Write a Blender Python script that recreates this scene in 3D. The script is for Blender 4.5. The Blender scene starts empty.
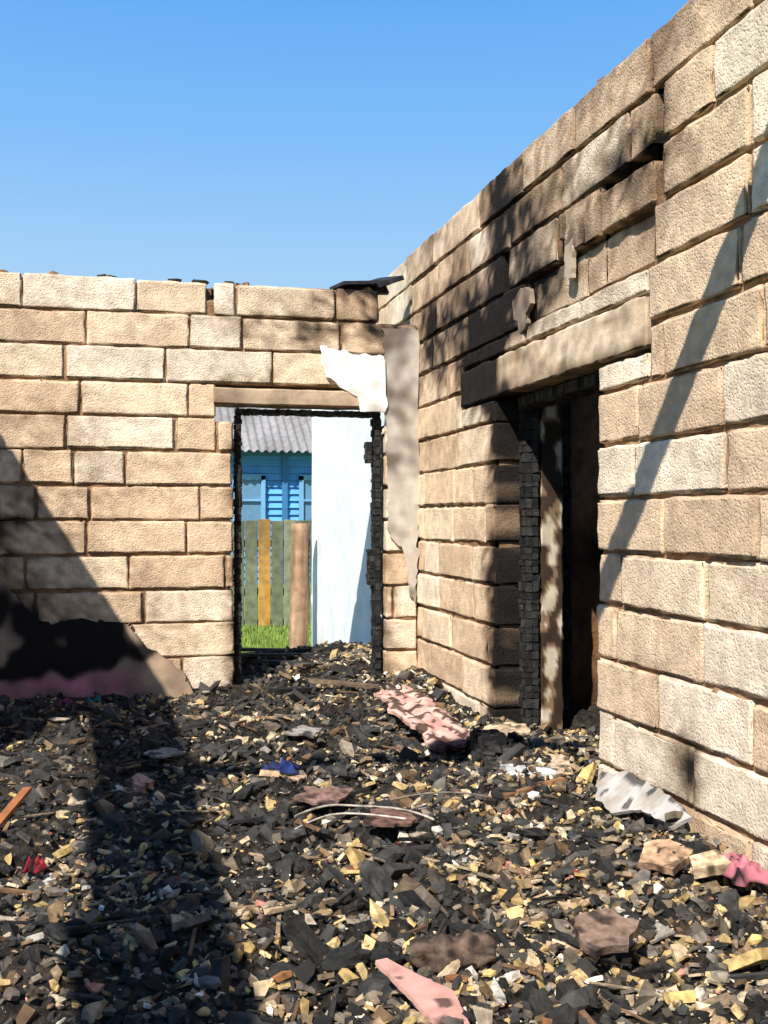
import bpy, math, random, bmesh
from mathutils import Vector, Matrix, noise, Euler
random.seed(7)
R = random.random
U = random.uniform
C = bpy.context
sc = C.scene

def lin(r, g, b):
    f = lambda c: (c/255/12.92) if c/255 <= .04045 else ((c/255+.055)/1.055)**2.4
    return (f(r), f(g), f(b))
def mixc(a, b, t):
    t = max(0, min(1, t)); return tuple(a[i]*(1-t)+b[i]*t for i in range(3))
def N(x, y, z=0, s=1.0):
    return noise.noise(Vector((x*s, y*s, z*s)))
def ss(a, b, x):
    t = max(0, min(1, (x-a)/(b-a))); return t*t*(3-2*t)

# ------------------------------------------------------------ materials
def mat(name, base=None, attr=True, rough=.9, var=.25, vscale=14, bump=.5, bscale=60, bdist=.01, pits=0, metallic=0, spec=.3, stretch=None):
    m = bpy.data.materials.new(name); m.use_nodes = True
    nt = m.node_tree; nd = nt.nodes; ln = nt.links
    bs = nd['Principled BSDF']
    bs.inputs['Roughness'].default_value = rough
    bs.inputs['Metallic'].default_value = metallic
    bs.inputs['Specular IOR Level'].default_value = spec
    tc = nd.new('ShaderNodeTexCoord')
    src = tc.outputs['Object']
    n1 = nd.new('ShaderNodeTexNoise'); n1.inputs['Scale'].default_value = vscale; n1.inputs['Detail'].default_value = 6
    ln.new(src, n1.inputs['Vector'])
    mr = nd.new('ShaderNodeMapRange'); mr.inputs['From Min'].default_value = .3; mr.inputs['From Max'].default_value = .7
    mr.inputs['To Min'].default_value = 1-var; mr.inputs['To Max'].default_value = 1+var
    ln.new(n1.outputs['Fac'], mr.inputs['Value'])
    mx = nd.new('ShaderNodeVectorMath'); mx.operation = 'SCALE'
    if attr:
        at = nd.new('ShaderNodeAttribute'); at.attribute_name = 'Col'
        ln.new(at.outputs['Color'], mx.inputs[0])
    else:
        mx.inputs[0].default_value = base
    ln.new(mr.outputs['Result'], mx.inputs['Scale'])
    ln.new(mx.outputs['Vector'], bs.inputs['Base Color'])
    n2 = nd.new('ShaderNodeTexNoise'); n2.inputs['Scale'].default_value = bscale; n2.inputs['Detail'].default_value = 8
    n2.inputs['Roughness'].default_value = .65
    ln.new(src, n2.inputs['Vector'])
    h = n2.outputs['Fac']
    if pits:
        vo = nd.new('ShaderNodeTexVoronoi'); vo.inputs['Scale'].default_value = pits
        ln.new(src, vo.inputs['Vector'])
        p = nd.new('ShaderNodeMapRange'); p.inputs['From Min'].default_value = 0; p.inputs['From Max'].default_value = .45
        p.inputs['To Min'].default_value = -.35; p.inputs['To Max'].default_value = .1
        ln.new(vo.outputs['Distance'], p.inputs['Value'])
        ad = nd.new('ShaderNodeMath'); ad.operation = 'ADD'
        ln.new(h, ad.inputs[0]); ln.new(p.outputs['Result'], ad.inputs[1]); h = ad.outputs[0]
    bp = nd.new('ShaderNodeBump'); bp.inputs['Strength'].default_value = bump; bp.inputs['Distance'].default_value = bdist
    ln.new(h, bp.inputs['Height']); ln.new(bp.outputs['Normal'], bs.inputs['Normal'])
    return m

M_block = mat('cinder_block', rough=.95, var=.19, vscale=18, bump=.65, bscale=70, bdist=.011, pits=85, spec=.10)
M_mortar = mat('mortar', rough=.97, var=.35, vscale=12, bump=.9, bscale=45, bdist=.015, spec=.08)
M_char = mat('char', rough=.75, var=.5, vscale=20, bump=.8, bscale=80, bdist=.01, spec=.22)
M_ash = mat('ash', rough=.95, var=.6, vscale=30, bump=1.0, bscale=55, bdist=.03, spec=.08)
M_rub = mat('rubble', rough=.92, var=.45, vscale=45, bump=.7, bscale=110, bdist=.008, spec=.12)
M_plas = mat('plaster', rough=.92, var=.2, vscale=10, bump=.35, bscale=50, bdist=.006, spec=.15)
M_wood = mat('weathered_wood', rough=.88, var=.3, vscale=12, bump=.5, bscale=60, bdist=.006, spec=.15)
M_paint = mat('paint', rough=.65, var=.12, vscale=5, bump=.15, bscale=30, bdist=.004, spec=.3)
M_grass = mat('grass', rough=.85, var=.35, vscale=6, bump=.4, bscale=40, bdist=.02, spec=.1)

# ------------------------------------------------------------ mesh accumulator
class Acc:
    def __init__(s): s.v = []; s.f = []; s.c = []; s.m = []; s.sm = []
    def add(s, vs, fs, col, mi=0, smooth=False):
        b = len(s.v); s.v.extend(vs)
        if isinstance(col, list): s.c.extend(col)
        else: s.c.extend([col]*len(vs))
        for f in fs:
            s.f.append(tuple(b+i for i in f)); s.m.append(mi); s.sm.append(smooth)
    def obj(s, name, mats, parent=None):
        me = bpy.data.meshes.new(name); me.from_pydata([tuple(v) for v in s.v], [], s.f)
        a = me.color_attributes.new('Col', 'FLOAT_COLOR', 'POINT')
        buf = []
        for c in s.c: buf.extend((c[0], c[1], c[2], 1))
        a.data.foreach_set('color', buf)
        for m in (mats if isinstance(mats, list) else [mats]): me.materials.append(m)
        me.polygons.foreach_set('material_index', s.m)
        me.polygons.foreach_set('use_smooth', s.sm)
        me.update()
        o = bpy.data.objects.new(name, me); sc.collection.objects.link(o)
        if parent: o.parent = parent
        return o
BF = [(0,3,2,1),(4,5,6,7),(0,1,5,4),(1,2,6,5),(2,3,7,6),(3,0,4,7)]
def box(acc, lo, hi, col, mi=0):
    x0,y0,z0 = lo; x1,y1,z1 = hi
    acc.add([(x0,y0,z0),(x1,y0,z0),(x1,y1,z0),(x0,y1,z0),(x0,y0,z1),(x1,y0,z1),(x1,y1,z1),(x0,y1,z1)], BF, col, mi)
def obox(acc, c, d, rot, col, jit=0, mi=0):
    m = rot if isinstance(rot, Matrix) else Euler(rot).to_matrix()
    vs = []
    for sx,sy,sz in ((-1,-1,-1),(1,-1,-1),(1,1,-1),(-1,1,-1),(-1,-1,1),(1,-1,1),(1,1,1),(-1,1,1)):
        p = Vector((sx*d[0]/2*(1+U(-jit,jit)), sy*d[1]/2*(1+U(-jit,jit)), sz*d[2]/2*(1+U(-jit,jit))))
        p = m@p; vs.append((c[0]+p.x, c[1]+p.y, c[2]+p.z))
    acc.add(vs, BF, col, mi)
def samples(a, b, r, seg):
    L = b-a
    if L <= 2.5*r: return [a, (a+b)/2, b]
    r2 = r*1.9
    if L <= 2*r2+.01: return [a, a+r, b-r, b]
    n = max(1, int(round((L-2*r2)/seg)))
    return [a, a+r]+[a+r2+(L-2*r2)*i/n for i in range(n+1)]+[b-r, b]
def rbox(acc, lo, hi, r, seg, disp, colfn, chip=.05, mi=0, segs=None):
    r = min(r, (hi[0]-lo[0])*.4, (hi[1]-lo[1])*.4, (hi[2]-lo[2])*.4)
    S = [samples(lo[i], hi[i], r, segs[i] if segs else seg) for i in range(3)]
    idx = {}; vs = []; cs = []; fs = []
    n = [len(s)-1 for s in S]
    def vid(i, j, k):
        key = (i, j, k)
        if key in idx: return idx[key]
        p = Vector((S[0][i], S[1][j], S[2][k]))
        q = Vector([max(lo[a]+r, min(hi[a]-r, p[a])) for a in range(3)])
        d = p-q; nn = d.normalized() if d.length > 1e-9 else Vector((0,0,1))
        edge = sum(1 for a in range(3) if abs(d[a]) > 1e-6)
        p2 = q+nn*r
        dd = disp*(N(p.x,p.y,p.z,9)+.5*N(p.x+5,p.y,p.z,31))
        p2 = p2+nn*dd
        if edge >= 2:
            ch = max(0, N(p.x,p.y+9,p.z,7)-.12)*chip*edge + max(0, N(p.x+3,p.y+9,p.z,25)-.1)*chip*.6
            p2 = p2-nn*ch
        idx[key] = len(vs); vs.append(tuple(p2)); cs.append(colfn(p2)); return idx[key]
    for a in range(3):
        b, c = (a+1)%3, (a+2)%3
        for e in (0, n[a]):
            for u in range(n[b]):
                for v in range(n[c]):
                    def g(uu, vv):
                        t = [0,0,0]; t[a] = e; t[b] = uu; t[c] = vv; return vid(*t)
                    f = (g(u,v), g(u+1,v), g(u+1,v+1), g(u,v+1))
                    fs.append(f if e else f[::-1])
    acc.add(vs, fs, cs, mi, True)

def sub_rect(rects, ex):
    out = []
    for (a0,a1,z0,z1) in rects:
        e0,e1,f0,f1 = ex
        if e0 >= a1 or e1 <= a0 or f0 >= z1 or f1 <= z0: out.append((a0,a1,z0,z1)); continue
        if e0 > a0: out.append((a0,e0,z0,z1))
        if e1 < a1: out.append((e1,a1,z0,z1))
        m0, m1 = max(a0,e0), min(a1,e1)
        if f0 > z0: out.append((m0,m1,z0,f0))
        if f1 < z1: out.append((m0,m1,f1,z1))
    return out

CREAM = [lin(228,204,174), lin(222,194,163), lin(213,184,153), lin(231,211,186), lin(218,190,158)]
BROWN = lin(110,84,62); SOOT = lin(34,30,28); MORT = lin(164,130,100)
def apply_soot(c, s):
    if s <= 0: return c
    if s < .5: return mixc(c, BROWN, s*1.5)
    return mixc(mixc(c, BROWN, .75), SOOT, (s-.5)*2)
def gs(a, b, ca, cb, ra, rb): return math.exp(-(((a-ca)/ra)**2+((b-cb)/rb)**2))

def wall(name, axis, p0, p1, a0, a1, z0, z1, zoff, exs, soot, seg=.04, L=.585, recess=None, gaps=()):
    acc = Acc()
    k = 0; z = zoff
    blocks = []
    while z < z1-.01:
        st = a0 - (0 if k%2 else L/2) - U(0, .12)
        x = st
        while x < a1:
            l = L*U(.92,1.07)
            if R() < .12: l *= .5
            ra = (max(x,a0), min(x+l,a1), max(z,z0), min(z+.2,z1))
            if ra[1]-ra[0] > .03 and ra[3]-ra[2] > .02:
                rs = [ra]
                for e in list(exs)+list(gaps): rs = sub_rect(rs, e)
                for r in rs:
                    if r[1]-r[0] > .045 and r[3]-r[2] > .04: blocks.append(r)
            x += l
        z += .2; k += 1
    for (b0,b1,c0,c1) in blocks:
        base = random.choice(CREAM); v = U(.9,1.05); so_ = U(-.08,.10)
        base = tuple(c*v for c in base)
        rc = U(-.006,.004); j = U(.004,.010)
        if recess: rc += recess((b0+b1)/2, (c0+c1)/2)
        jz = U(-.004,.004)
        def cf(p, base=base):
            a = p.x if axis=='x' else p.y
            s = soot(a, p.z)
            if s > .15: s += so_*1.6
            s += (.24+.9*min(max(s,0),.7))*(.9*N(a,p.z,3,3.2)+.7*N(a,p.z,8,12)+.6*N(a,p.z,5,30)) -.03
            ed = min(a-b0, b1-a, p.z-c0, c1-p.z)
            s += .20*ss(.026,.004,ed)
            s = s if s > .02 else 0
            w = 1+.12*N(a,p.z,1,6)+.10*N(a,p.z,1,22)
            return apply_soot(tuple(x*w for x in base), min(1, s))
        if axis=='x': lo = (b0+j, p0+rc, c0+j+jz); hi = (b1-j, p1, c1-j+jz); sg = (seg,.07,seg*.8)
        else: lo = (p0+rc, b0+j, c0+j+jz); hi = (p1, b1-j, c1-j+jz); sg = (.07,seg,seg*.8)
        rbox(acc, lo, hi, .007, seg, .008, cf, .08, 0, sg)
    rs = [(a0+.01, a1-.01, z0, z1-.03)]
    for e in exs: rs = sub_rect(rs, (e[0]-.026, e[1]+.026, e[2]-.012, e[3]+.012))
    for (b0,b1,c0,c1) in rs:
        na = max(1,int((b1-b0)/.03)); nz = max(1,int((c1-c0)/.03))
        for side,inn in ((p0+.016,1), (p1-.016,-1)):
            vs=[];cs=[];fs=[]
            for i in range(na+1):
                for q in range(nz+1):
                    a = b0+(b1-b0)*i/na; zz = c0+(c1-c0)*q/nz
                    d = .012*N(a,zz,2,13)*inn
                    if recess: d += max(0,recess(a,zz))
                    g_ = any(g[0]-.02<a<g[1]+.02 and g[2]-.02<zz<g[3]+.02 for g in gaps)
                    if g_: d += .045*inn
                    vs.append((a, side+d, zz) if axis=='x' else (side+d, a, zz))
                    s = soot(a, zz)+.15+.25*N(a,zz,3,3.2)+(.5 if g_ else 0)  # gap recesses also blackened, the shade of a deep hole put into colour
                    cs.append(apply_soot(MORT, min(1,max(0,s))))
            for i in range(na):
                for q in range(nz):
                    b = i*(nz+1)+q; fs.append((b,b+nz+1,b+nz+2,b+1))
            acc.add(vs, fs, cs, 1)
        m = apply_soot(MORT, .45)
        if axis=='x': box(acc, (b0,p0+.09,c0), (b1,p1-.03,c1), m, 1)
        else: box(acc, (p0+.09,b0,c0), (p1-.03,b1,c1), m, 1)
        for (aa) in (b0,b1):
            if axis=='x': box(acc,(aa-.002,p0+.03,c0),(aa+.002,p0+.10,c1),m,1)
            else: box(acc,(p0+.03,aa-.002,c0),(p0+.10,aa+.002,c1),m,1)
    for i in range(int((a1-a0)*14)):
        a = U(a0+.05, a1-.05)
        if any(e[0]-.05<a<e[1]+.05 and e[3] >= z1-.01 for e in exs): continue
        t = U(p0+.03, p1-.03); s = U(.008,.03)
        c = (a,t,z1-.008+s*.2) if axis=='x' else (t,a,z1-.008+s*.2)
        obox(acc, c, (s*U(1,2.5), s*U(1,2), s), (U(-.3,.3),U(-.3,.3),U(0,3)), apply_soot(MORT, U(0,.5)), .3, 1)
    return acc.obj(name, [M_block, M_mortar])

# ------------------------------------------------------------ walls
def soot_back(x, z):
    s = .75*gs(x,z,1.55,2.72,.40,.24)
    s += .40*gs(x,z,1.1,2.55,.5,.12)
    s += .45*math.exp(-((x-.64)/.05)**2)*(z<2.1)
    s += .30*math.exp(-((x-1.60)/.05)**2)*(z<1.2)
    s += .25*gs(x,z,.9,2.22,.5,.08)
    s += 1.1*gs(x,z,-.80,1.34,.38,.17)
    s += .65*gs(x,z,-.6,.8,.7,.22)
    s += .25*gs(x,z,-.6,1.7,.5,.5)
    s += .25*ss(.62,.3,z)
    return s
wall('wall_back','x',6.32,6.52,-1.60,1.774,0,2.8,0,
     [(.655,1.565,-.1,2.0),(.55,1.62,1.99,2.185),(1.53,1.8,2.6,2.9)], soot_back, gaps=[(.50,.53,2.70,2.80)])
def soot_right(y, z):
    s = 1.35*gs(y,z,5.15,2.20,.48,.28)
    s += 1.1*gs(y,z,4.93,1.3,.13,1.3)
    s += .85*gs(y,z,4.5,2.40,.80,.15)
    s += .80*gs(y,z,4.72,2.62,.22,.28)
    s += .75*gs(y,z,3.50,2.68,.30,.18)
    s += .42*gs(y,z,4.4,2.80,1.0,.3)
    s += .55*gs(y,z,5.8,2.5,.6,.40)
    s += .75*gs(y,z,3.12,.62,.08,.12)
    s += .28*gs(y,z,3.3,3.05,3,.10)
    s += .15*ss(.55,.3,z)
    return s
def rec_right(y, z):
    k = 0
    if 2.28 < z < 2.48 and 3.35 < y < 4.5: k += .035
    return k
wall('wall_right','y',1.774,1.974,-1.0,9.9,0,3.08,-.12,
     [(3.783,4.93,-.2,2.0),(3.375,5.45,1.99,2.19)], soot_right, recess=rec_right,
     gaps=[(3.27,3.33,2.68,2.88),(3.33,3.75,2.64,2.68),(4.78,4.84,2.50,2.68),(4.10,4.16,2.49,2.56)])
wall('wall_left','y',-1.595,-1.395,-1.5,6.32,0,3.1,-.1,
     [(-1.2,4.1,.9,2.80)], lambda a,z: .3, seg=.14)  # opening out of view, shaped to place sun and shadow on the floor

acc = Acc()
rbox(acc, (-1.6,-1.4,2.74), (-1.39,4.3,2.82), .01, .2, .004, lambda p: lin(120,100,84))
acc.obj('unseen_lintel', M_wood)  # unseen lintel added over the opening that shapes the floor shadow
acc = Acc(); box(acc, (-1.6,-1.5,-.06), (3.6,6.52,0), lin(70,62,56)); acc.obj('floor', M_mortar)

# ------------------------------------------------------------ charred timber helper
def charcol():
    v = U(.010,.042); return (v*1.05, v, v*.94)
def char_post(acc, lo, hi, cell=.045, b=.012, drop=.08):
    box(acc, lo, hi, (.012,.011,.011))
    ax = max(range(3), key=lambda i: hi[i]-lo[i])
    oth = [i for i in range(3) if i != ax]
    t = lo[ax]
    while t < hi[ax]-.01:
        h = min(cell*U(.5,1.4), hi[ax]-t)
        for f, g in ((oth[0],oth[1]),(oth[1],oth[0])):
            for side in (0,1):
                w = hi[g]-lo[g]; k = max(1, int(round(w/.04)))
                for i in range(k):
                    if R() < drop: continue
                    c = [0,0,0]; d = [0,0,0]
                    c[ax] = t+h/2; d[ax] = h*.86
                    c[g] = lo[g]+w*(i+.5)/k; d[g] = w/k*.88
                    c[f] = (lo[f] if side==0 else hi[f]); d[f] = b*U(.6,2.2)
                    obox(acc, c, d, (U(-.1,.1),U(-.1,.1),U(-.1,.1)), charcol(), .18)
        t += h

# ------------------------------------------------------------ back door frame + lintel
e = bpy.data.objects.new('door_1', None); sc.collection.objects.link(e)
acc = Acc()
char_post(acc, (.668,6.38,.2), (.698,6.46,2.03), .035, .008, .2)
char_post(acc, (1.515,6.37,.2), (1.550,6.46,2.03), .035, .009, .15)
char_post(acc, (.668,6.37,2.035), (1.550,6.46,2.06), .035, .006, .2)
char_post(acc, (1.47,6.39,1.75), (1.50,6.45,1.88), .03, .01); char_post(acc, (1.485,6.39,1.0), (1.515,6.45,1.22), .03, .01)
acc.obj('charred_door_frame', M_char, e)
acc = Acc()
def wc(p):
    s = .5+.5*N(p.x*1.5,p.y*8,p.z*22); return apply_soot(mixc(lin(150,126,104), lin(206,184,156), s), .3*ss(.8,.55,p.x)+.35*ss(2.10,2.08,p.z))
rbox(acc, (.53,6.292,2.08), (1.55,6.48,2.175), .005, .05, .004, wc)
acc.obj('lintel_board', M_wood, e)

# ------------------------------------------------------------ right door
e2 = bpy.data.objects.new('door_2', None); sc.collection.objects.link(e2)
acc = Acc()
char_post(acc, (1.90,4.85,.2), (1.965,4.92,1.99), .04, .009, .15); char_post(acc, (1.86,3.80,1.94), (1.96,4.83,1.99), .045, .009, .2)
acc.obj('charred_door_frame', M_char, e2)
acc = Acc()
def wc2(p):
    s = .5+.7*N(p.x*3,p.y*1.2,p.z*14)+.3*N(p.x,p.y*9,p.z*20)
    c = mixc(lin(182,156,128), lin(224,203,174), s)
    d = 1.0*ss(4.72,4.94,p.y+.20*N(p.y,p.z,0,9)+.3*(2.1-p.z)) + .5*ss(2.03,2.0,p.z)+.12*ss(4.2,4.6,p.y)+.6*max(0,N(p.y,p.z*3,1,6))+.4*max(0,N(p.y,p.z*2,8,17))
    return apply_soot(c, min(1,d))
rbox(acc, (1.765,3.375,2.0), (1.96,5.45,2.185), .006, .03, .010, wc2, .08)
acc.obj('lintel_beam', M_wood, e2)
acc = Acc()
def pc(p):
    n = N(p.x*4,p.y,p.z*1.6+4,3.5)+.6*N(p.x,p.y,p.z,14)
    if n > .24: return lin(180,168,148)
    if n > .04: return lin(120,98,76)
    return lin(56,44,35)
rbox(acc, (1.985,4.86,.2), (2.10,4.93,2.0), .006, .012, .008, pc, segs=(.012,.04,.02))
acc.obj('peeling_jamb', M_plas, e2)

dcf = lambda p: mixc(lin(40,31,27), lin(150,112,80), max(0,.5+1.1*N(p[0],p[1],p[2],3)))
acc = Acc(); rbox(acc, (2.0,5.25,0), (3.6,5.4,2.6), .01, .06, .02, dcf); acc.obj('wall_adjoining_back', M_mortar)
acc = Acc(); rbox(acc, (3.6,2.5,0), (3.75,5.4,2.6), .01, .12, .02, dcf); acc.obj('wall_adjoining_right', M_mortar)
acc = Acc(); rbox(acc, (2.0,2.5,0), (3.6,2.65,2.6), .01, .12, .02, dcf); acc.obj('wall_adjoining_front', M_mortar)
acc = Acc()
for i in range(9):
    if i in (2,5,7,8): continue
    obox(acc, (2.8,2.65+i*.34,2.64), (1.65,.28,.04), (0,0,0), charcol())
acc.obj('shade_ceiling', M_char)  # unseen boards added to keep the adjoining room dark
acc = Acc(); char_post(acc, (2.20,5.14,.3),(2.26,5.22,2.5),.05,.012)
acc.obj('charred_stud', M_char)

# ------------------------------------------------------------ plaster remnants
def patch(name, pts, plane, off, th, colf, m=M_plas, jag=.012, parent=None, fine=.05):
    P = []
    for i in range(len(pts)):
        a = pts[i]; b = pts[(i+1)%len(pts)]; L = math.dist(a,b); n = max(1,int(L/.02))
        for k in range(n):
            t = k/n; x = a[0]+(b[0]-a[0])*t; z = a[1]+(b[1]-a[1])*t
            P.append((x+jag*1.6*N(x,z,1,24), z+jag*1.6*N(x,z,7,24)))
    bm = bmesh.new()
    vs = [bm.verts.new((p[0],0,p[1])) for p in P]
    f = bm.faces.new(vs)
    bmesh.ops.triangulate(bm, faces=[f])
    for _ in range(8):
        lg = [e for e in bm.edges if e.calc_length() > fine]
        if not lg: break
        bmesh.ops.subdivide_edges(bm, edges=lg, cuts=1)
        bmesh.ops.triangulate(bm, faces=bm.faces[:])
    bm.verts.index_update()
    bnd = [e for e in bm.edges if e.is_boundary]
    acc = Acc()
    F=[];Bk=[];cs=[]
    for v in bm.verts:
        x,z = v.co.x, v.co.z; d = .004*N(x,z,0,12)
        if plane=='y': F.append((x,off-th+d,z)); Bk.append((x,off,z))
        else: F.append((off-th+d,x,z)); Bk.append((off,x,z))
        cs.append(colf(x,z))
    fs = [tuple(v.index for v in f.verts) for f in bm.faces]
    n = len(F)
    for e in bnd:
        a,b = e.verts[0].index, e.verts[1].index; fs.append((a,b,b+n,a+n))
    acc.add(F+Bk, fs, cs+cs)
    bm.free()
    return acc.obj(name, m, parent)
W = lin(236,233,226)
patch('white_plaster_remnant', [(1.165,2.44),(1.30,2.42),(1.36,2.40),(1.55,2.40),(1.565,2.05),(1.41,2.06),(1.38,2.14),(1.30,2.19),(1.20,2.26),(1.17,2.34)], 'y', 6.312, .025,
      lambda x,z: mixc(W, lin(150,132,116), .9*max(0,N(x,z,2,9))), jag=.010)
patch('grey_plaster_strip', [(1.55,2.56),(1.765,2.56),(1.768,1.22),(1.75,.90),(1.72,.95),(1.71,1.20),(1.585,1.30),(1.57,1.9)], 'y', 6.312, .012,
      lambda x,z: mixc(lin(186,175,162), lin(112,101,92), .4+1.3*N(x,z,4,3)+.9*N(x,z,4,11)+.5*ss(2.3,2.6,z)-.35*ss(1.9,1.3,z)), jag=.016, fine=.03)
def lowc(x,z):
    t = N(x,z,5,3.2)+.5*N(x,z,2,9)
    base = mixc(lin(190,120,132), lin(170,146,122), max(ss(.48,.60,z),ss(-.05,.2,x))+.4*N(x,z,0,5))
    base = mixc(base, lin(104,88,76), .4+.9*N(x,z,14,7))
    s = ss(-.12,.18,t+.50*gs(x,z,-.22,.72,.34,.14)+.40*gs(x,z,-.7,.9,.3,.14)-.50*ss(.58,.47,z)-.15*ss(.05,.3,x))
    return mixc(base, SOOT, s)
patch('scorched_plaster_panel', [(-1.35,1.05),(-.85,.98),(-.66,1.06),(-.50,.90),(-.42,.82),(-.20,.84),(.05,.80),(.16,.66),(.30,.58),(.38,.46),(.44,.2),(-1.35,.2)], 'y', 6.312, .025, lowc, jag=.03, fine=.03)
patch('plaster_flake', [(4.66,2.42),(4.56,2.45),(4.46,2.43),(4.44,2.36),(4.50,2.33),(4.49,2.27),(4.57,2.25),(4.60,2.31),(4.65,2.33)], 'x', 1.785, .022, lambda x,z: mixc(lin(150,130,112),lin(70,60,52),.5+N(x,z,0,12)), jag=.012, fine=.03)
patch('plaster_flake', [(4.08,2.52),(4.0,2.54),(4.02,2.38),(4.08,2.40)], 'x', 1.790, .02, lambda x,z: lin(170,152,132))

acc = Acc()
obox(acc, (1.44,6.42,2.845), (.34,.2,.02), (0,-.12,.25), (.03,.03,.035)); obox(acc, (1.56,6.45,2.875), (.2,.22,.03), (.1,-.35,.5), (.025,.025,.028), .2)
obox(acc, (1.44,6.45,2.82), (.3,.05,.04), (0,0,-.2), (.02,.02,.02), .2)
acc.obj('charred_roof_scrap', M_char)
acc = Acc()
for i in range(5):
    a = U(-.3,1.3); obox(acc, (a,6.42,2.812), (U(.03,.09),.05,.018), (0,U(-.1,.1),U(-1,1)), charcol(), .3)
acc.obj('charred_wall_top_debris', M_char)

acc = Acc()
L = 3.5; ang = math.atan(-.194)
obox(acc, (.19,2.05+.194*1.58,3.145), (L,.085,.10), (0,0,ang), (.05,.04,.035))
acc.obj('roof_rafter', M_char)

# ------------------------------------------------------------ debris terrain
pile = bpy.data.objects.new('burnt_rubble_pile', None); sc.collection.objects.link(pile)
def H(x, y):
    h = .335
    h += .06*ss(4.6,6.2,y)
    h += .06*ss(1.1,1.7,x)
    h += .05*ss(-.6,-1.2,x)
    h += .05*N(x,y,0,1.4)+.050*N(x,y,3,3.5)+.034*N(x,y,5,9)+.018*N(x,y,8,22)+.010*N(x,y,2,50)
    if y > 6.2:
        h += .12*gs(x,y,1.1,7.0,.8,.45)
        h = h*(1-ss(7.2,8.2,y))+.19*ss(7.2,8.2,y)
        if y>6.52: h = h*(1-ss(.2,-.3,x))+.19*ss(.2,-.3,x)
    return h
def inside(x, y):
    if -1.385 < x < 1.765 and .9 < y < 6.31: return True
    if 1.7 < x < 2.0 and 3.80 < y < 4.90: return True
    if 1.99 < x < 3.3 and 2.7 < y < 5.22: return True
    if .67 < x < 1.54 and 6.25 < y < 6.56: return True
    if -.3 < x < 1.72 and 6.53 < y < 8.2: return True
    return False
acc = Acc(); st = .018; idx = {}
vs=[];cs=[];fs=[]
i0,i1,j0,j1 = int(-1.4/st), int(3.3/st), int(.9/st), int(8.25/st)
def tv(i,j):
    if (i,j) in idx: return idx[(i,j)]
    x,y = i*st, j*st; idx[(i,j)] = len(vs)
    vs.append((x,y,H(x,y)))
    t = N(x,y,2,7)+.6*N(x,y,1,25)
    c = mixc((.024,.022,.020), lin(112,96,78), .5*max(0,t)+.5*max(0,N(x,y,6,60)))
    cs.append(c); return idx[(i,j)]
for i in range(i0,i1):
    for j in range(j0,j1):
        if inside((i+.5)*st,(j+.5)*st): fs.append((tv(i,j),tv(i+1,j),tv(i+1,j+1),tv(i,j+1)))
acc.add(vs,fs,cs,0,False)
acc.obj('ash_heap', M_ash, pile)

ph = (1+5**.5)/2
ICO = [Vector(v).normalized() for v in [(-1,ph,0),(1,ph,0),(-1,-ph,0),(1,-ph,0),(0,-1,ph),(0,1,ph),(0,-1,-ph),(0,1,-ph),(ph,0,-1),(ph,0,1),(-ph,0,-1),(-ph,0,1)]]
ICF = [(0,11,5),(0,5,1),(0,1,7),(0,7,10),(0,10,11),(1,5,9),(5,11,4),(11,10,2),(10,7,6),(7,1,8),(3,9,4),(3,4,2),(3,2,6),(3,6,8),(3,8,9),(4,9,5),(2,4,11),(6,2,10),(8,6,7),(9,8,1)]
def lump(acc, c, d, rot, col, jit=.25):
    m = Euler(rot).to_matrix(); vs = []
    for v in ICO:
        k = 1+U(-jit,jit); p = m@Vector((v.x*d[0]/2*k, v.y*d[1]/2*k, v.z*d[2]/2*k)); vs.append((c[0]+p.x,c[1]+p.y,c[2]+p.z))
    acc.add(vs, ICF, col)
def chip(acc, c, s, col, tilt=.5, thk=(.10,.28)):
    n = random.choice((4,4,5,5,6,7)); th = s*U(*thk); a0 = U(0,6.28)
    ex = U(.4,1); m = Euler((U(-tilt,tilt),U(-tilt,tilt),U(0,6.28))).to_matrix()
    top=[];bot=[]
    for i in range(n):
        a = a0+6.283*(i+U(-.38,.38))/n; r = s*.5*U(.5,1.25)
        p = Vector((math.cos(a)*r, math.sin(a)*r*ex, 0))
        q = m@(p+Vector((0,0,th/2))); w = m@(p*U(.9,1.1)-Vector((0,0,th/2)))
        top.append((c[0]+q.x,c[1]+q.y,c[2]+q.z)); bot.append((c[0]+w.x,c[1]+w.y,c[2]+w.z))
    fs = [tuple(range(n)), tuple(range(2*n-1,n-1,-1))]+[(i,i+n,(i+1)%n+n,(i+1)%n) for i in range(n)]
    acc.add(top+bot, fs, col)
PALE = [lin(206,178,126), lin(214,196,160), lin(192,164,112), lin(208,184,150), lin(174,156,130), lin(220,212,196), lin(200,172,136), lin(180,154,102), lin(196,166,108)]
MID = [lin(140,120,96), lin(118,106,90), lin(150,136,118), lin(126,102,76), lin(110,100,90), lin(156,130,98), lin(134,126,116), lin(98,86,76)]
ODD = [lin(170,80,60), lin(190,130,112), lin(110,116,124), lin(160,110,72), lin(200,140,124)]
def rand_pos():
    while True:
        y = 1.4+ (R()**1.35)*5.5; x = U(-1.0, 1.76)
        if R() < .04: x = U(1.76,2.6); y = U(3.8,4.9)
        if R() < .05: x = U(.3,1.7); y = U(6.3,8)
        if x < -.75 and y < 4: continue
        if inside(x,y) and inside(x+.04,y) and inside(x-.04,y) and inside(x,y+.03): return x,y
dark = Acc(); pale = Acc()
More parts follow.
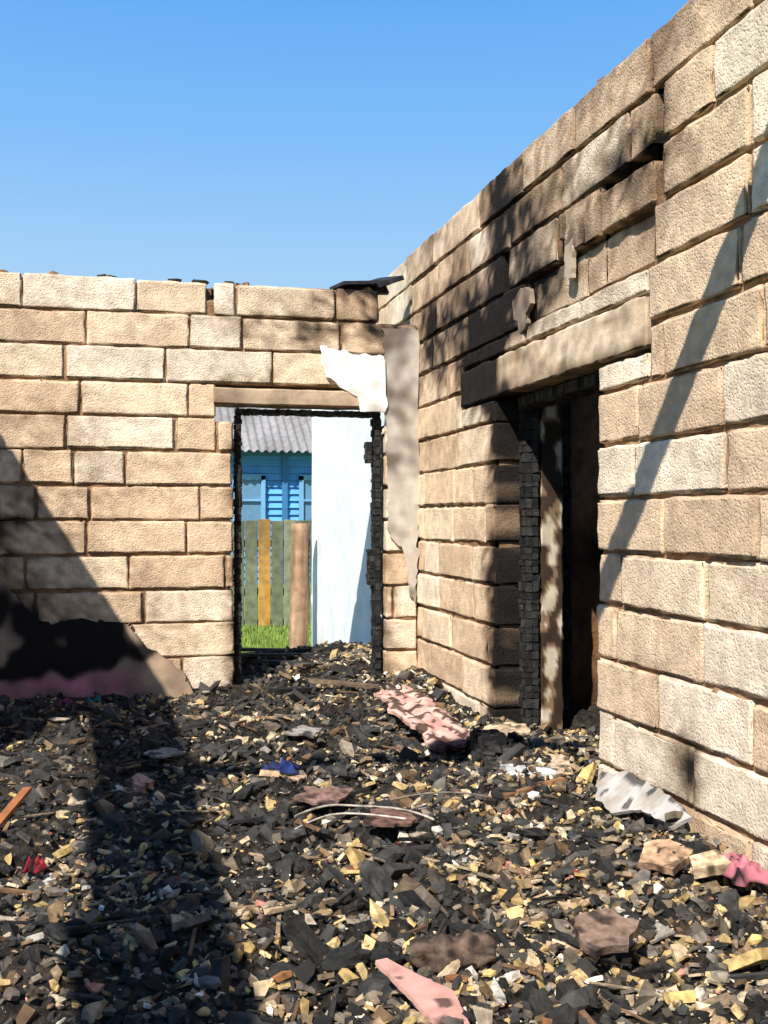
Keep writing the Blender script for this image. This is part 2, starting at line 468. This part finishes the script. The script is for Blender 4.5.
for i in range(19000):
    x,y = rand_pos(); s = .009+.034*R()**2.4
    if R() < .06: s *= 1.9
    v = U(.010,.058); c = (v*1.05,v*.98,v*.88)
    if R() < .3: c = tuple(q*.55 for q in random.choice(MID))
    h = H(x,y)+s*U(-.15,.35)
    if R() < .45: lump(dark, (x,y,h), (s*U(.8,1.8),s*U(.5,1.2),s*U(.4,.9)), (U(-1,1),U(-1,1),U(0,6)), c, .38)
    elif R() < .6: chip(dark, (x,y,h), s*1.5, c, .9, (.15,.5))
    else: obox(dark, (x,y,h), (s*U(.8,2.2),s*U(.4,1.0),s*U(.3,.8)), (U(-.8,.8),U(-.8,.8),U(0,6)), c, .35)
n = 0
while n < 17500:
    x,y = rand_pos()
    d = .28+1.1*N(x,y,11,1.7)+1.2*N(x,y,12,5)+.28*ss(.2,1.2,x)-.22*ss(3.6,5.2,y)*(x<1.0)+.12*ss(3.6,2.4,y)
    d += .7*gs(x,y,1.65,4.2,.35,.6)+.3*gs(x,y,1.5,3.0,.4,.7)
    if R() > max(.05,d): continue
    n += 1
    s = .006+.038*R()**3.0
    if R() < .05: s *= 1.9
    r = R(); c = random.choice(PALE) if r < .52 else (random.choice(MID) if r < .98 else random.choice(ODD))
    v = U(.55,1.08); c = tuple(q*v for q in c)
    h = H(x,y)+s*U(-.1,.22)+.004
    if R() < .75: chip(pale, (x,y,h+.003), s*1.4, c, .7)
    else: lump(pale, (x,y,h), (s*U(.8,1.5),s*U(.5,1.1),s*U(.4,.8)), (U(-1,1),U(-1,1),U(0,6)), c, .4)
dark.obj('charcoal_rubble', M_char, pile)
pale.obj('plaster_rubble', M_rub, pile)

def clod(acc, c, d, rot, v, seed):
    m = Euler(rot).to_matrix(); vs=[];cs=[]; nu,nv=9,12
    for i in range(nu+1):
        for j in range(nv):
            th=math.pi*i/nu; p2=2*math.pi*j/nv
            q=Vector((math.sin(th)*math.cos(p2),math.sin(th)*math.sin(p2),math.cos(th)))
            k=1+.55*N(q.x,q.y,q.z+seed,1.3)+.35*N(q.x,q.y,q.z+seed,3.5)
            p=m@Vector((q.x*d[0]/2*k,q.y*d[1]/2*k,q.z*d[2]/2*k)); vs.append((c[0]+p.x,c[1]+p.y,c[2]+p.z))
            w=v*(1+.8*N(q.x,q.y,q.z+seed,4)); cs.append((w*1.04,w,w*.93))
    fs=[(i*nv+j,i*nv+(j+1)%nv,(i+1)*nv+(j+1)%nv,(i+1)*nv+j) for i in range(nu) for j in range(nv)]
    acc.add(vs,fs,cs)
acc = Acc()
for i in range(330):
    x,y = rand_pos()
    if y > 6.2 or x > 1.62 or x < -1.2: continue
    s = U(.035,.10); v = U(.012,.048)
    clod(acc, (x,y,H(x,y)+s*.03), (s*U(1,1.7),s*U(.7,1.2),s*U(.4,.8)), (U(-.5,.5),U(-.5,.5),U(0,6)), v, i*3.7)
acc.obj('charred_clods', M_char, pile)
acc = Acc()
for i in range(240):
    x,y = rand_pos()
    if x > 1.62 or x < -1.25 or y > 6.15: continue
    s = U(.035,.10); c = random.choice([lin(140,132,120),lin(102,94,88),lin(156,142,122),lin(124,96,78),lin(84,76,68),lin(164,136,110),lin(190,164,128),lin(200,186,160)])
    chip(acc, (x,y,H(x,y)+.012), s, c, .45, (.05,.12))
acc.obj('slate_fragments', M_rub, pile)
acc = Acc()
for i in range(560):
    x,y = rand_pos()
    if x > 1.55 or x < -1.15: continue
    if 5.9 < y < 6.6: continue
    Ls = U(.05,.26)*(1.4 if R()<.1 else 1); w = U(.004,.014)
    c = charcol() if R()<.6 else random.choice([lin(120,92,66),lin(150,124,96),lin(96,72,54),lin(160,140,112)])
    obox(acc, (x,y,H(x,y)+.014), (Ls,w,w*U(.4,1)), (U(-.15,.15),U(-.14,.14),U(0,3.14)), c, .1)
acc.obj('charred_laths', M_char, pile)
acc = Acc()
for (x,y,L_,a,t) in [(1.1,6.9,.8,.2,.05),(1.0,7.1,.9,-.35,-.08),(1.25,6.75,.6,.9,.1),(.95,6.75,.55,-.6,0),(1.15,7.25,.9,.05,.05),(1.2,6.62,.5,.3,-.1),(1.0,7.3,.7,.6,.1),(1.05,6.15,.45,.3,.05),(1.25,5.95,.4,-.5,.05),(.9,5.8,.35,.7,-.05)]:
    c = charcol() if R()<.6 else lin(110,92,74)
    obox(acc, (x,y,H(x,y)+.025), (L_,U(.025,.06),.02), (0,t,a), c, .12)
acc.obj('charred_timbers', M_char, pile)

# ------------------------------------------------------------ individual things on the floor
def slab(name, pts, z, th, tilt, col, m=M_rub, jag=.012, parent=None, col2=None, wob=.004, dirt=.26):
    cx = sum(p[0] for p in pts)/len(pts); cy = sum(p[1] for p in pts)/len(pts)
    P=[]
    for i in range(len(pts)):
        a=pts[i]; b=pts[(i+1)%len(pts)]; L=math.dist(a,b); n=max(1,int(L/.012))
        for k in range(n):
            t=k/n; x=a[0]+(b[0]-a[0])*t; y=a[1]+(b[1]-a[1])*t
            P.append((x+jag*1.5*N(x,y,1,20)+.004*N(x,y,3,90), y+jag*1.5*N(x,y,7,20)+.004*N(x,y,5,90)))
    mt = Euler(tilt).to_matrix()
    bm = bmesh.new(); vv=[bm.verts.new((p[0],p[1],0)) for p in P]; f=bm.faces.new(vv); bmesh.ops.triangulate(bm, faces=[f])
    for _ in range(6):
        lg=[e for e in bm.edges if e.calc_length()>.02]
        if not lg: break
        bmesh.ops.subdivide_edges(bm, edges=lg, cuts=1); bmesh.ops.triangulate(bm, faces=bm.faces[:])
    bm.verts.index_update(); T=[];B=[];cs=[]
    for v in bm.verts:
        x,y=v.co.x,v.co.y; d=wob*N(x,y,2,8)
        for arr,dz in ((T,th/2),(B,-th/2)):
            q=mt@Vector((x-cx,y-cy,dz+d)); arr.append((cx+q.x,cy+q.y,z+q.z))
        k=.5+1.0*N(x,y,9,12)+.6*N(x,y,9,40); c=mixc(col, col2 or tuple(q*.55 for q in col), k-.1)
        if N(x,y,4,18)>dirt: c=mixc(c,SOOT,.8)
        cs.append(c)
    n=len(T); fs=[tuple(v.index for v in f.verts) for f in bm.faces]; fs+=[tuple(i+n for i in reversed(f)) for f in fs]
    for e_ in bm.edges:
        if e_.is_boundary: a,b=e_.verts[0].index,e_.verts[1].index; fs.append((a,b,b+n,a+n))
    bm.free()
    ac=Acc(); ac.add(T+B,fs,cs+cs); return ac.obj(name,m,parent)

A = Vector((1.40,5.50,.49)); B = Vector((1.44,4.40,.42))
acc = Acc(); d = (B-A); Lb = d.length; dx = d.normalized(); side = Vector((1,0,.12)).normalized(); up = side.cross(dx).normalized()
if up.z < 0: up = -up
nu, nv = 90, 18; vs=[];cs=[];fs=[]
prof = lambda v: .013*abs(math.sin(v*math.pi*3))
for lay in (0,1):
    for i in range(nu+1):
        for j in range(nv+1):
            u = i/nu; v = j/nv
            wid = .20*(1-.3*N(u*5,lay*0,0)-.25*N(u*17,3,(v>.5)*3))
            p = A+dx*(Lb*u)+side*((v-.5)*wid+.03*N(u*3,5,0))+up*(prof(v)+(.0 if lay else -.018)+.02*N(u*3,v*2,1)+.005*N(u*14,v*6,1)+.01)
            if u < .03 or u > .97: p += dx*(.12*N(v*5,u,3))
            vs.append(tuple(p))
            t = N(u*5,v*3,2)+.5*N(u*20,v*8,4)
            c = mixc(lin(186,138,126), lin(214,186,170), .4+t)
            if t > .22 or N(u*14,v*5,7) > .28: c = lin(86,66,56)
            if u > .85: c = mixc(c, lin(60,40,36), ss(.85,1,u+.1*t))
            cs.append(c)
b0 = (nu+1)*(nv+1)
for lay in (0,1):
    for i in range(nu):
        for j in range(nv):
            b=lay*b0+i*(nv+1)+j; fs.append((b,b+nv+1,b+nv+2,b+1))
for i in range(nu):
    for j in (0,nv):
        b=i*(nv+1)+j; fs.append((b,b+nv+1,b+nv+1+b0,b+b0))
for j in range(nv):
    for i in (0,nu):
        b=i*(nv+1)+j; fs.append((b,b+1,b+1+b0,b+b0))
acc.add(vs,fs,cs); acc.obj('pink_painted_board', M_plas)
acc = Acc(); char_post(acc, (1.46,4.22,.38), (1.56,4.36,.50), .04, .012)
for i in range(14): clod(acc,(U(1.42,1.66),U(4.15,4.38),U(.40,.46)),(U(.05,.1),U(.05,.1),.06),(U(-1,1),U(-1,1),0),.025,i*2.3)
acc.obj('charred_timber_block', M_char)

slab('pink_tile_shard', [(.545,2.30),(.575,2.31),(.69,2.18),(.69,2.06),(.62,2.08)], .40, .010, (.15,.1,0), lin(196,152,140), M_plas, .002, None, lin(170,124,112))
slab('flat_stone', [(1.06,2.38),(1.09,2.45),(1.17,2.46),(1.22,2.39),(1.16,2.32),(1.09,2.33)], .405, .022, (.3,-.1,0), lin(132,110,96))
slab('grey_slab', [(1.71,3.62),(1.76,3.45),(1.75,3.14),(1.72,2.98),(1.66,3.02),(1.66,3.22),(1.60,3.34),(1.62,3.5)], .46, .012, (0,-.7,0), lin(176,170,164), M_plas, .007, None, lin(150,140,128), 0, .3)
slab('beige_slab', [(1.44,2.82),(1.50,2.89),(1.58,2.87),(1.60,2.78),(1.52,2.72)], .43, .022, (.2,-.25,0), lin(192,156,124), M_rub, .012)
slab('beige_slab', [(1.54,2.69),(1.58,2.74),(1.65,2.71),(1.63,2.63)], .44, .03, (.1,-.3,.2), lin(206,178,144), M_rub, .008)
slab('brown_slate', [(.80,3.50),(.86,3.64),(.98,3.60),(.98,3.50),(.9,3.46)], .385, .010, (.1,.05,0), lin(120,92,80), M_rub, .02)
slab('brown_slate', [(.62,3.84),(.68,3.95),(.84,3.94),(.80,3.84),(.74,3.80)], .385, .010, (.15,.05,0), lin(136,108,96), M_rub, .02)
slab('grey_slate', [(.10,4.75),(.20,4.83),(.28,4.78),(.18,4.69)], .385, .010, (.1,.05,0), lin(150,146,140), M_rub, .02)
slab('grey_slate', [(.76,5.0),(.84,5.10),(.94,5.05),(.88,4.96)], .40, .010, (.2,.0,0), lin(150,142,136), M_rub, .02)
slab('tan_panel', [(1.52,4.02),(1.62,4.10),(1.74,4.0),(1.70,3.84),(1.56,3.88)], .43, .010, (.15,-.1,0), lin(186,162,136), M_rub, .02)
slab('white_panel_shard', [(1.42,3.92),(1.46,4.00),(1.64,3.92),(1.62,3.85)], .425, .010, (.15,-.1,0), lin(206,206,204), M_plas, .015)
slab('tan_panel', [(1.56,4.50),(1.66,4.56),(1.76,4.48),(1.74,4.40),(1.62,4.42)], .47, .010, (.25,-.15,0), lin(200,172,140), M_rub, .02)
slab('wood_offcut', [(1.34,3.62),(1.34,3.645),(1.60,3.74),(1.61,3.715)], .42, .016, (.1,-.05,0), lin(146,108,76), M_wood, .004)
slab('pink_brick_chunk', [(.02,4.2),(.06,4.28),(.13,4.24),(.09,4.17)], .39, .025, (.2,.2,0), lin(190,150,136), M_rub, .01)
acc = Acc(); vs=[];fs=[];cs=[]
a=Vector((.66,2.42,.385)); b=Vector((.85,2.36,.40)); ax=(b-a).normalized(); s1=ax.cross(Vector((0,0,1))).normalized(); s2=ax.cross(s1)
for i in range(25):
    for j in range(24):
        t=i/24; th=j/24*6.283; r=.036*(1-.35*abs(2*t-1)**4)*(1+.5*N(t*4,math.cos(th),math.sin(th),1.5)+.25*N(t*12,math.cos(th)*3,math.sin(th)*3,1.5))
        vs.append(tuple(a+(b-a)*t+s1*math.cos(th)*r*1.2+s2*math.sin(th)*r)); k=.5+N(t*8,j*.4,0,.9); cs.append(mixc(lin(46,38,34),lin(108,90,76),k))
for i in range(24):
    for j in range(24): fs.append((i*24+j,i*24+(j+1)%24,(i+1)*24+(j+1)%24,(i+1)*24+j))
fs.append(tuple(range(24))); fs.append(tuple(range(24*24,25*24)))
acc.add(vs,fs,cs,0,True); acc.obj('charred_log', M_rub)
def rod(name, pts, r, col):
    cu = bpy.data.curves.new(name,'CURVE'); cu.dimensions='3D'; cu.bevel_depth=r; cu.bevel_resolution=3
    sp = cu.splines.new('NURBS'); sp.points.add(len(pts)-1)
    for i,p in enumerate(pts): sp.points[i].co=(p[0],p[1],p[2],1)
    sp.use_endpoint_u=True; sp.order_u=3
    m = mat(name+'_mat', base=col, attr=False, rough=.7, var=.6, vscale=25)
    cu.materials.append(m); o=bpy.data.objects.new(name,cu); sc.collection.objects.link(o); return o
rod('bent_metal_rod', [(.58,3.62,.39),(.68,3.68,.41),(.82,3.66,.40),(.98,3.58,.40),(1.04,3.5,.38)], .004, lin(156,146,132))
rod('bent_metal_rod', [(.56,3.50,.38),(.66,3.58,.40),(.80,3.58,.40),(.94,3.50,.39)], .0035, lin(176,166,152))
rod('bent_metal_rod', [(.95,3.75,.39),(1.15,3.74,.43),(1.3,3.66,.40)], .0035, lin(110,98,88))
rod('bent_metal_rod', [(.44,3.30,.36),(.5,3.42,.39),(.56,3.50,.38)], .0035, lin(160,150,138))
def crumple(name, c, sx, sy, col, hgt=.05, seed=0):
    a=Acc(); n=24; vs=[];fs=[];cs=[]
    for i in range(n+1):
        for j in range(n+1):
            u=i/n-.5; v=j/n-.5; rr=max(0,1-2*max(abs(u),abs(v)))
            vs.append((c[0]+u*sx*(1+.6*N(u*3,v*3,seed)), c[1]+v*sy*(1+.6*N(v*3,u*3,seed+4)), c[2]-.02+hgt*(.3+abs(N(u,v,seed,4))+.6*abs(N(u,v,seed+3,9)))*min(1,rr*3)))
            cs.append(mixc(col, SOOT, .5+1.2*N(u*4,v*4,seed+8)))
    for i in range(n):
        for j in range(n): b=i*(n+1)+j; fs.append((b,b+n+1,b+n+2,b+1))
    a.add(vs,fs,cs,0,True); o=a.obj(name, M_plas); m=o.modifiers.new('s','SOLIDIFY'); m.thickness=.003; return o
crumple('blue_cloth_scrap', (.65,4.42,.375), .14, .11, lin(40,56,110), .05, 1)
crumple('red_cloth_scrap', (-.25,3.42,.355), .06, .05, lin(160,40,54), .04, 2)
crumple('pink_plastic_scrap', (1.67,2.66,.44), .11, .17, lin(186,112,122), .05, 3)
crumple('teal_cloth_scrap', (-.14,6.1,.40), .1, .07, lin(70,150,150), .05, 6)
crumple('red_cloth_scrap', (-.3,6.1,.40), .12, .08, lin(190,80,110), .05, 7)
acc=Acc(); obox(acc, (-.36,3.9,.41), (.03,.30,.014), (.2,0,-.3), lin(150,96,60), .1); acc.obj('wooden_lath', M_wood)

# ------------------------------------------------------------ outside
acc = Acc()
def gquad(x0,y0,x1,y1,n=24):
    vs=[];cs=[];fs=[]
    for i in range(n+1):
        for j in range(n+1):
            x=x0+(x1-x0)*i/n; y=y0+(y1-y0)*j/n; vs.append((x,y,.2)); cs.append(mixc(lin(104,128,60),lin(144,146,82),.5+N(x,y,0,1.3)))
    for i in range(n):
        for j in range(n): b=i*(n+1)+j; fs.append((b,b+n+1,b+n+2,b+1))
    acc.add(vs,fs,cs)
gquad(-40,6.53,1.76,60); gquad(1.76,9.9,60,60); gquad(-40,-30,-1.6,6.53); gquad(-1.6,-30,60,-1.6); gquad(3.76,-1.6,60,9.9)
acc.obj('ground', M_grass)
acc = Acc()
for i in range(9000):
    x=U(.6,1.68) if R()<.5 else U(.9,3.2); y=U(8.3,9.8) if x<1.69 else U(9.95,11.9)
    if R()<.25: x=U(.7,1.68); y=U(9.8,11.9)
    h=U(.02,.09); a=U(0,6.28); w=.006; l=U(-.03,.03)
    acc.add([(x-w*math.cos(a),y-w*math.sin(a),.198),(x+w*math.cos(a),y+w*math.sin(a),.198),(x+l,y+l,.198+h)],[(0,1,2)], mixc(lin(84,118,50),lin(150,164,84),R()))
acc.obj('grass_blades', M_grass)

acc = Acc()
rbox(acc, (1.740,7.0,.2), (1.766,9.88,2.45), .006, .12, .003, lambda p: lin(226,229,232)); acc.obj('white_exterior_cladding', M_paint)

acc=Acc(); vs=[];fs=[];cs=[]
for i in range(17):
    for j in range(18):
        th=j/18*6.283; t=i/16; r=.082*(1+.08*N(math.cos(th)*2,math.sin(th)*2,t*2))*(1-.06*t)
        vs.append((1.55+r*math.cos(th)+.02*t,9.5+r*math.sin(th),.2+1.17*t)); cs.append(mixc(lin(122,92,70),lin(170,140,114),.5+.9*N(th*2,t*1.5,3,1.3)))
for i in range(16):
    for j in range(18): fs.append((i*18+j,i*18+(j+1)%18,(i+1)*18+(j+1)%18,(i+1)*18+j))
fs.append(tuple(range(16*18,17*18)))
acc.add(vs,fs,cs,0,True); acc.obj('log_post', M_wood)

acc = Acc(); x = -.6
FC=[lin(118,124,98),lin(106,110,88),lin(130,130,106),lin(98,100,82)]
while x < 6:
    w=U(.13,.15); c=random.choice(FC)
    if 1.50 < x+w/2 < 1.66: c = lin(176,134,70)
    h=1.40+U(-.015,.015)
    rbox(acc, (x,12,.2), (x+w,12.025,h), .004, .15, .002, lambda p,c=c: mixc(c,lin(70,66,56),max(0,1.3*N(p.x*6,p.z*1.2,2))), .02)
    x += w+.010
box(acc, (-.6,12.03,.55),(6,12.07,.63), lin(90,86,70)); box(acc, (-.6,12.03,1.1),(6,12.07,1.18), lin(90,86,70))
x=0
while x<6: box(acc,(x,12.07,.2),(x+.1,12.17,1.35),lin(90,82,66)); x+=2
acc.obj('wooden_fence', M_wood)

he = bpy.data.objects.new('blue_timber_house', None); sc.collection.objects.link(he)
acc = Acc(); z=.2
while z < 2.75:
    v=U(.85,1.1); c=tuple(q*v for q in lin(90,156,212))
    vsb=[(-1,19.95,z),(9,19.95,z),(9,20.0,z+.13),(-1,20.0,z+.13),(-1,20.1,z),(9,20.1,z),(9,20.1,z+.13),(-1,20.1,z+.13)]
    acc.add(vsb,[(0,1,2,3),(0,4,5,1),(4,7,6,5),(0,3,7,4),(1,5,6,2)],c); z+=.13
box(acc,(-1,20.1,.2),(9,26,2.7),lin(70,140,196))
box(acc,(-1,19.93,2.60),(9,20.05,2.8),lin(60,120,170))
acc.obj('siding', M_paint, he)
acc = Acc()
T=lin(56,108,156); G=lin(96,132,160)
box(acc,(2.95,19.90,.2),(3.05,19.99,2.7),T)
for (wx) in (3.35, 5.4, 1.55, -.2):
    box(acc,(wx,19.93,1.1),(wx+1.0,19.96,2.15),G,1)
    for (a0_,a1_,b0_,b1_) in ((wx-.08,wx,1.02,2.23),(wx+1,wx+1.08,1.02,2.23),(wx-.08,wx+1.08,2.15,2.25),(wx-.1,wx+1.1,1.0,1.1),(wx+.47,wx+.53,1.1,2.15),(wx,wx+1,1.75,1.79)):
        box(acc,(a0_,19.88,b0_),(a1_,19.95,b1_),lin(110,160,198))
acc.obj('window_trim', [M_paint, mat('window_glass', rough=.15, var=.1, bump=0)], he)
acc = Acc(); nx=440; vs=[];cs=[];fs=[]
for i in range(nx+1):
    x=-1.5+11*i/nx; dz=.025*math.sin(x*2*math.pi/.15)
    for j in range(6):
        t=j/5; vs.append((x,19.5+3.6*t,2.66+2.3*t+dz)); cs.append(mixc(lin(150,146,144),lin(104,100,98),.5+N(x,t*3,0,2)))
for i in range(nx):
    for j in range(5): b=i*6+j; fs.append((b,b+6,b+7,b+1))
acc.add(vs,fs,cs,0,True)
vs=[(-1.5,23.1,4.96),(9.5,23.1,4.96),(9.5,26.6,2.66),(-1.5,26.6,2.66)]; acc.add(vs,[(0,1,2,3)],lin(130,128,126))
o=acc.obj('corrugated_roof', M_plas, he)
acc=Acc(); acc.add([(-1,20.1,2.7),(-1,26,2.7),(-1,23.1,4.9),(9,20.1,2.7),(9,26,2.7),(9,23.1,4.9)],[(0,1,2),(3,4,5)],lin(80,150,200)); acc.obj('gable', M_paint, he)

# ------------------------------------------------------------ world, sun, camera
w = bpy.data.worlds.new('sky'); sc.world = w; w.use_nodes = True
nt = w.node_tree; bg = nt.nodes['Background']
tc = nt.nodes.new('ShaderNodeTexCoord'); sp = nt.nodes.new('ShaderNodeSeparateXYZ'); rp = nt.nodes.new('ShaderNodeValToRGB')
nt.links.new(tc.outputs['Generated'], sp.inputs[0]); nt.links.new(sp.outputs['Z'], rp.inputs[0]); nt.links.new(rp.outputs[0], bg.inputs[0])
els = rp.color_ramp.elements
els[0].position=0; els[0].color=(*lin(206,226,246),1)
els[1].position=1; els[1].color=(*lin(80,135,212),1)
for p,c in ((.22,lin(166,210,249)),(.33,lin(132,191,249)),(.45,lin(100,171,245))):
    q=els.new(p); q.color=(*c,1)
bg.inputs[1].default_value = 1.0
sl = bpy.data.lights.new('sun','SUN'); sl.energy=7.8; sl.angle=math.radians(.55); sl.color=(1,.945,.85)
so = bpy.data.objects.new('sun',sl); sc.collection.objects.link(so)
so.rotation_euler = Vector((.62,.72,-1)).to_track_quat('-Z','Y').to_euler(); so.location=(-4,-4,8)

cd = bpy.data.cameras.new('camera'); cam = bpy.data.objects.new('camera',cd); sc.collection.objects.link(cam)
cam.location=(0,0,1.4); cam.rotation_euler=(math.radians(90.43),0,math.radians(-13.86))
cd.sensor_width=36; cd.lens=1070/1024*36; cd.clip_start=.02
sc.camera=cam
sc.view_settings.view_transform='Standard'
